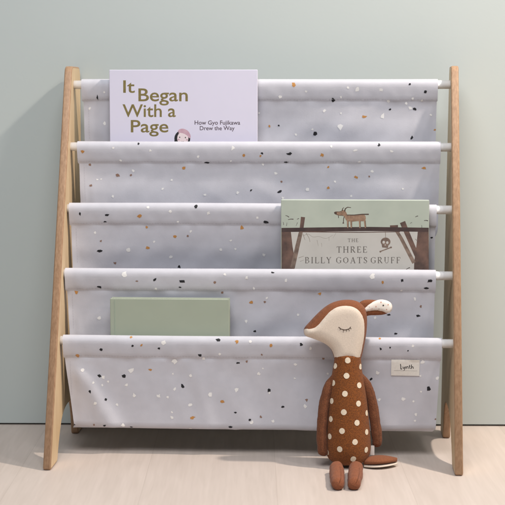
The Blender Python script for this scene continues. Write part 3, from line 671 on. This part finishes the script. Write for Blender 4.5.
# body: one soft sack, wider at the bottom
prof = [(463.8, 0.5), (463.6, 5), (463.0, 10), (461.0, 15), (457.5, 19.2), (452.5, 21.4), (445, 22.4), (435, 22.0), (425, 21.2), (412, 20.0), (400, 18.9), (388, 17.2), (377, 15.4), (367, 13.8), (360, 13.0), (355.5, 12.2), (354, 8), (353.6, 1)]
cxs = lambda py: 347.6 + 0.4 * (py - 400) / 60 + (0.4 if py < 365 else 0)
bm = bmesh.new(); rings = []; NS = 48
P3 = catmull([(a, b, 0) for a, b in prof], 4)
for v in P3:
    py, hw = v.x, max(v.y, 0.3); c = dp(cxs(py), py); w = hw / 668; hh = (463.8 - py) / 110
    dep = w * (0.98 - 0.10 * hh); lean = 0.006 * hh
    rings.append([bm.verts.new((c.x + w * cos(2 * pi * k / NS), DY + lean - 0.002 + dep * sin(2 * pi * k / NS), max(c.z, 0.0008) + 0.0006 * noise.noise(Vector((cos(2 * pi * k / NS) * 3, sin(2 * pi * k / NS) * 3, py * 0.1))))) for k in range(NS)])
for a, b in zip(rings, rings[1:]):
    for k in range(NS): bm.faces.new((a[k], a[(k + 1) % NS], b[(k + 1) % NS], b[k]))
bm.faces.new(rings[0]); bm.faces.new(rings[-1]); bmesh.ops.recalc_face_normals(bm, faces=bm.faces)
bt = BVHTree.FromBMesh(bm)
dots = [(346.5, 375.8), (345, 393.8), (343.8, 412.2), (342, 431), (339.8, 449.2), (359.2, 385.3), (358.5, 403.6), (357, 422.8), (355, 442), (353.2, 459.0), (360.4, 366.6), (347.8, 360.4), (335.4, 366), (333.4, 383), (331.8, 401), (330.9, 419), (329.8, 436.4), (327.6, 452),
        (366.6, 413), (366.6, 432), (366.2, 449.8)]
for px, py in dots:
    d = ray(px, py).normalized(); h = bt.ray_cast(CAM, d)[0]
    if h is None: continue
    c = [(0.00415 * cos(2 * pi * k / 16) * (1 + 0.06 * random.uniform(-1, 1)), 0.0043 * sin(2 * pi * k / 16)) for k in range(16)]
    patch(bm, bt, h, c, 0.0004, 1)
obj('body', bm, [M['knit'], M['dot']], deer, shift=base)

def limb(name, pts, m, flat=(1, 1)):
    bm = bmesh.new(); tube(bm, [p for p, r in pts], [r for p, r in pts], seg=40, sub=12, flat=flat, capn=7); bm.normal_update()
    q = Vector((pts[0][0].x * 31, 3, 7))
    for v in bm.verts: v.co += v.normal * (0.0009 * noise.noise(v.co * 90 + q) + 0.0004 * noise.noise(v.co * 260 + q))
    bv = BVHTree.FromBMesh(bm); o = obj(name, bm, m, deer, shift=base); bm = bmesh.new()
    path = catmull([p for p, r in pts], 14); rr = max(r for p, r in pts)
    for i in range(1, len(path) - 1):
        a = path[i]; side = Vector((0.45 if name == 'arm' else 0.15, -1, 0.35 if name == 'leg' else 0)).normalized()
        h = bv.ray_cast(a + side * rr * 4, -side)
        if h[0] is None: continue
        t = (path[i + 1] - path[i - 1]).normalized(); h2 = h[0] + t * 0.0013; w = h[1].cross(t).normalized() * 0.00028
        bm.faces.new([bm.verts.new(q + h[1] * 0.0001) for q in (h[0] - w, h2 - w, h2 + w, h[0] + w)])
    obj('seam', bm, M['seam'], o, shift=base)
    return o
S = 1 / 690
limb('arm', [(dp(334.0, 376, -0.002), 2.6 * S), (dp(328.6, 386, -0.003), 4.6 * S), (dp(325.0, 400, -0.005), 5.2 * S), (dp(322.6, 418, -0.008), 5.1 * S), (dp(321.6, 436, -0.011), 5.3 * S), (dp(323.0, 451, -0.012), 5.2 * S)], M['limb'])
limb('arm', [(dp(361.5, 376, 0.004), 2.8 * S), (dp(367.0, 386, 0.004), 4.8 * S), (dp(371.5, 400, 0.003), 5.4 * S), (dp(374.4, 418, 0.001), 5.3 * S), (dp(376.4, 432, 0), 5.4 * S), (dp(377.0, 442, 0), 5.0 * S)], M['limb'])
for px0, px1 in ((336.6, 337.8), (356.0, 354.2)):
    a, b = atz(px0, 468.2, 0.0092), atz(px1, 483.6, 0.0086); a.y = min(a.y, DY - 0.008); m1 = a.lerp(b, .35) + Vector((0, 0, -0.001)); m2 = a.lerp(b, .7)
    limb('leg', [(a, 6.9 * S), (m1, 7.2 * S), (m2, 6.8 * S), (b, 6.2 * S)], M['foot'])

# head: brown pillow, cream face panel sewn onto its front
HOUT = [(303.6, 331), (304.2, 327.6), (309, 322.4), (316, 314.8), (323, 308.2), (330, 303.4), (338, 300.6), (347, 299.4), (355.5, 300.4), (362, 303.8), (366, 309.6), (367.4, 319), (366.6, 333), (363.8, 348), (360.4, 362.5), (347.5, 362.2), (334.6, 361.6), (333, 352.6), (329, 346.4), (322, 342), (312.6, 338.4), (304.6, 336)]
FOUT = [(303.8, 331.2), (304.4, 328.0), (311.5, 327.6), (317, 324.6), (323, 317.2), (329.5, 309.8), (337, 305.4), (346, 304.2), (354, 305.8), (360, 310.6), (363.6, 318), (364.4, 331), (362.2, 346), (358.4, 361.6), (347.5, 361.4), (335, 361.0), (333.4, 352.4), (329.2, 346.2), (322.2, 341.7), (312.8, 338.1), (304.8, 335.8)]
HY = 0.006
def outline(P, y): return [Vector((q.x, q.z)) for q in (dp(p.x, p.y, y) for p in chaikin([Vector(p) for p in P], 2))]
HP = outline(HOUT, HY); HT, HW = 0.0150, 0.019
def bulge(d, T, w): t = min(1, d / w); return T * sqrt(max(0, 1 - (1 - t) ** 2))
v, f = fill2d(HP, 0.0030)
bm = bmesh.new(); fr = []; bk = []
for p in v:
    d = dist_poly(p, HP); b = bulge(d, HT, HW)
    e = d < 1e-5; a = bm.verts.new((p.x, DY + HY - b, p.y)); fr.append(a); bk.append(a if e else bm.verts.new((p.x, DY + HY + b * 0.9, p.y)))
for t in f:
    bm.faces.new([fr[i] for i in t])
    try: bm.faces.new([bk[i] for i in t][::-1])
    except ValueError: pass
bmesh.ops.recalc_face_normals(bm, faces=bm.faces)
head = obj('head', bm, M['brown'], deer, shift=base)
FP = outline(FOUT, HY); v, f = fill2d(FP, 0.0026); bm = bmesh.new(); fr = []
for p in v:
    ins = inside(p, HP); dH = dist_poly(p, HP) if ins else 0; d = dist_poly(p, FP)
    y = DY + HY - bulge(dH, HT, HW) - 0.0004 - 0.0016 * min(1, d / 0.004) ** 0.6
    if d < 1e-5: y += 0.0006
    fr.append(bm.verts.new((p.x, y, p.y)))
for t in f: bm.faces.new([fr[i] for i in t])
bmesh.ops.recalc_face_normals(bm, faces=bm.faces)
if sum(q.normal.y for q in bm.faces) > 0: bmesh.ops.reverse_faces(bm, faces=bm.faces)
ft = BVHTree.FromBMesh(bm)
face = obj('face', bm, M['face'], head, shift=base)
# closed eye: a curved lid line and lashes in dark thread
bm = bmesh.new()
def thread(pts, r0, r1):
    Q = []
    for px, py in pts:
        h = ft.ray_cast(CAM, ray(px, py).normalized())[0]; Q.append(h + Vector((0, -0.0002, 0)))
    tube(bm, Q, [r0 + (r1 - r0) * i / (len(Q) - 1) for i in range(len(Q))], seg=8, sub=3, capn=2)
thread([(338.8, 327.2), (341, 328.8), (343.8, 329.7), (346.6, 329.6), (349.2, 328.6), (350.6, 327.0)], 0.00055, 0.0005)
for a, b in (((341.0, 328.8), (339.8, 330.0)), ((343.6, 329.6), (343.2, 332.4)), ((346.2, 329.6), (346.6, 331.8)), ((348.4, 329.0), (349.6, 331.0)), ((349.8, 328.0), (351.4, 328.8))): thread([a, ((a[0] + b[0]) / 2, (a[1] + b[1]) / 2), b], 0.0004, 0.00025)
obj('eye', bm, M['eye'], face, shift=base)

# ear: brown leaf folded behind the head with a pale printed lining
def leaf(name, P, y, T, w, m, parent, tilt=0.0, one=False, x0=0):
    Q = outline(P, y); v, f = fill2d(Q, 0.002); bm = bmesh.new(); A_ = []; B_ = []
    for p in v:
        d = dist_poly(p, Q); b = bulge(d, T, w); yy = DY + y + tilt * (p.x - x0)
        a = bm.verts.new((p.x, yy - b, p.y)); A_.append(a); B_.append(a if d < 1e-5 else bm.verts.new((p.x, yy + b * 0.8, p.y)))
    for t in f:
        bm.faces.new([A_[i] for i in t])
        try: bm.faces.new([B_[i] for i in t][::-1])
        except ValueError: pass
    bmesh.ops.recalc_face_normals(bm, faces=bm.faces)
    return bm
ex = dp(362, 306).x
bm = leaf('ear', [(357.8, 306.4), (359.5, 302.0), (364, 299.8), (371, 299.6), (377, 300.4), (384, 300.6), (390, 305), (389.6, 312.6), (384, 315.0), (376, 315.4), (368, 315.4), (363.8, 318), (361.5, 312)], 0.014, 0.005, 0.006, M['brown'], deer, 0.05, x0=ex)
ear = obj('ear', bm, M['brown'], deer, shift=base)
bm = leaf('lining', [(362.6, 310.4), (365.4, 306.8), (369.4, 303.6), (374.4, 301.2), (380, 299.4), (386.4, 300.2), (391.4, 303), (392.8, 307.4), (391.4, 312), (387.6, 313.6), (382, 311.6), (376, 310.6), (369.6, 311.4), (364.6, 312.4)], 0.0100, 0.0042, 0.006, M['ear'], ear, 0.05, x0=ex)
et = BVHTree.FromBMesh(bm)
for px, py, m, r in ((383.3, 305.4, 1, .9), (376, 306.6, 2, .7), (381, 302.2, 2, .8), (388.2, 304.6, 2, .7), (386.6, 309.4, 2, .6), (372, 308.8, 2, .5), (379, 309, 1, .4), (369.4, 307, 1, .35)):
    h = et.ray_cast(CAM, ray(px, py).normalized())[0]
    if h: patch(bm, et, h, [(r / 690 * cos(k * 1.05), r / 690 * sin(k * 1.05)) for k in range(6)], 0.0002, m)
obj('lining', bm, [M['ear'], M['labelink'], M['rose']], ear, shift=base)

# tail lying on the floor to the right: brown leaf with a cream underside showing along its lower edge
t0, t1 = atz(363.5, 463.0, 0.006), atz(397.2, 463.8, 0.004)
def tail(z0, hgt, m, par, grow):
    bm = bmesh.new(); n = 26; rows = []
    for i in range(n + 1):
        s = i / n; w = 0.0175 * (sin(pi * min(1, s * 0.94 + 0.06)) ** 0.75) * (1 - 0.2 * s) + 0.0015 + grow; c = t0.lerp(t1, s); row = []
        for k in range(16):
            a = 2 * pi * k / 16; row.append(bm.verts.new((c.x, c.y + w * cos(a), z0 + hgt * (0.35 + 0.65 * sin(pi * (0.25 + 0.65 * s))) * (0.5 + 0.5 * sin(a)) + 0.003 * s)))
        rows.append(row)
    for a, b in zip(rows, rows[1:]):
        for k in range(16): bm.faces.new((a[k], a[(k + 1) % 16], b[(k + 1) % 16], b[k]))
    bm.faces.new(rows[0]); bm.faces.new(rows[-1]); bmesh.ops.recalc_face_normals(bm, faces=bm.faces)
    return obj('tail' if par is deer else 'tail_underside', bm, m, par, shift=base)
tl = tail(0.0042, 0.0105, M['brown'], deer, 0); tail(0.0006, 0.0048, M['face'], tl, 0.0012)

# little side tag sewn in the hip seam
bm = bmesh.new(); a, b = dp(371.6, 445.6, -0.004), dp(374.4, 455.2, -0.004); box(bm, a.x - 0.002, b.x, a.y, a.y + 0.0009, b.z, a.z, 0.0003)
obj('side_tag', bm, M['label'], deer, False, base)
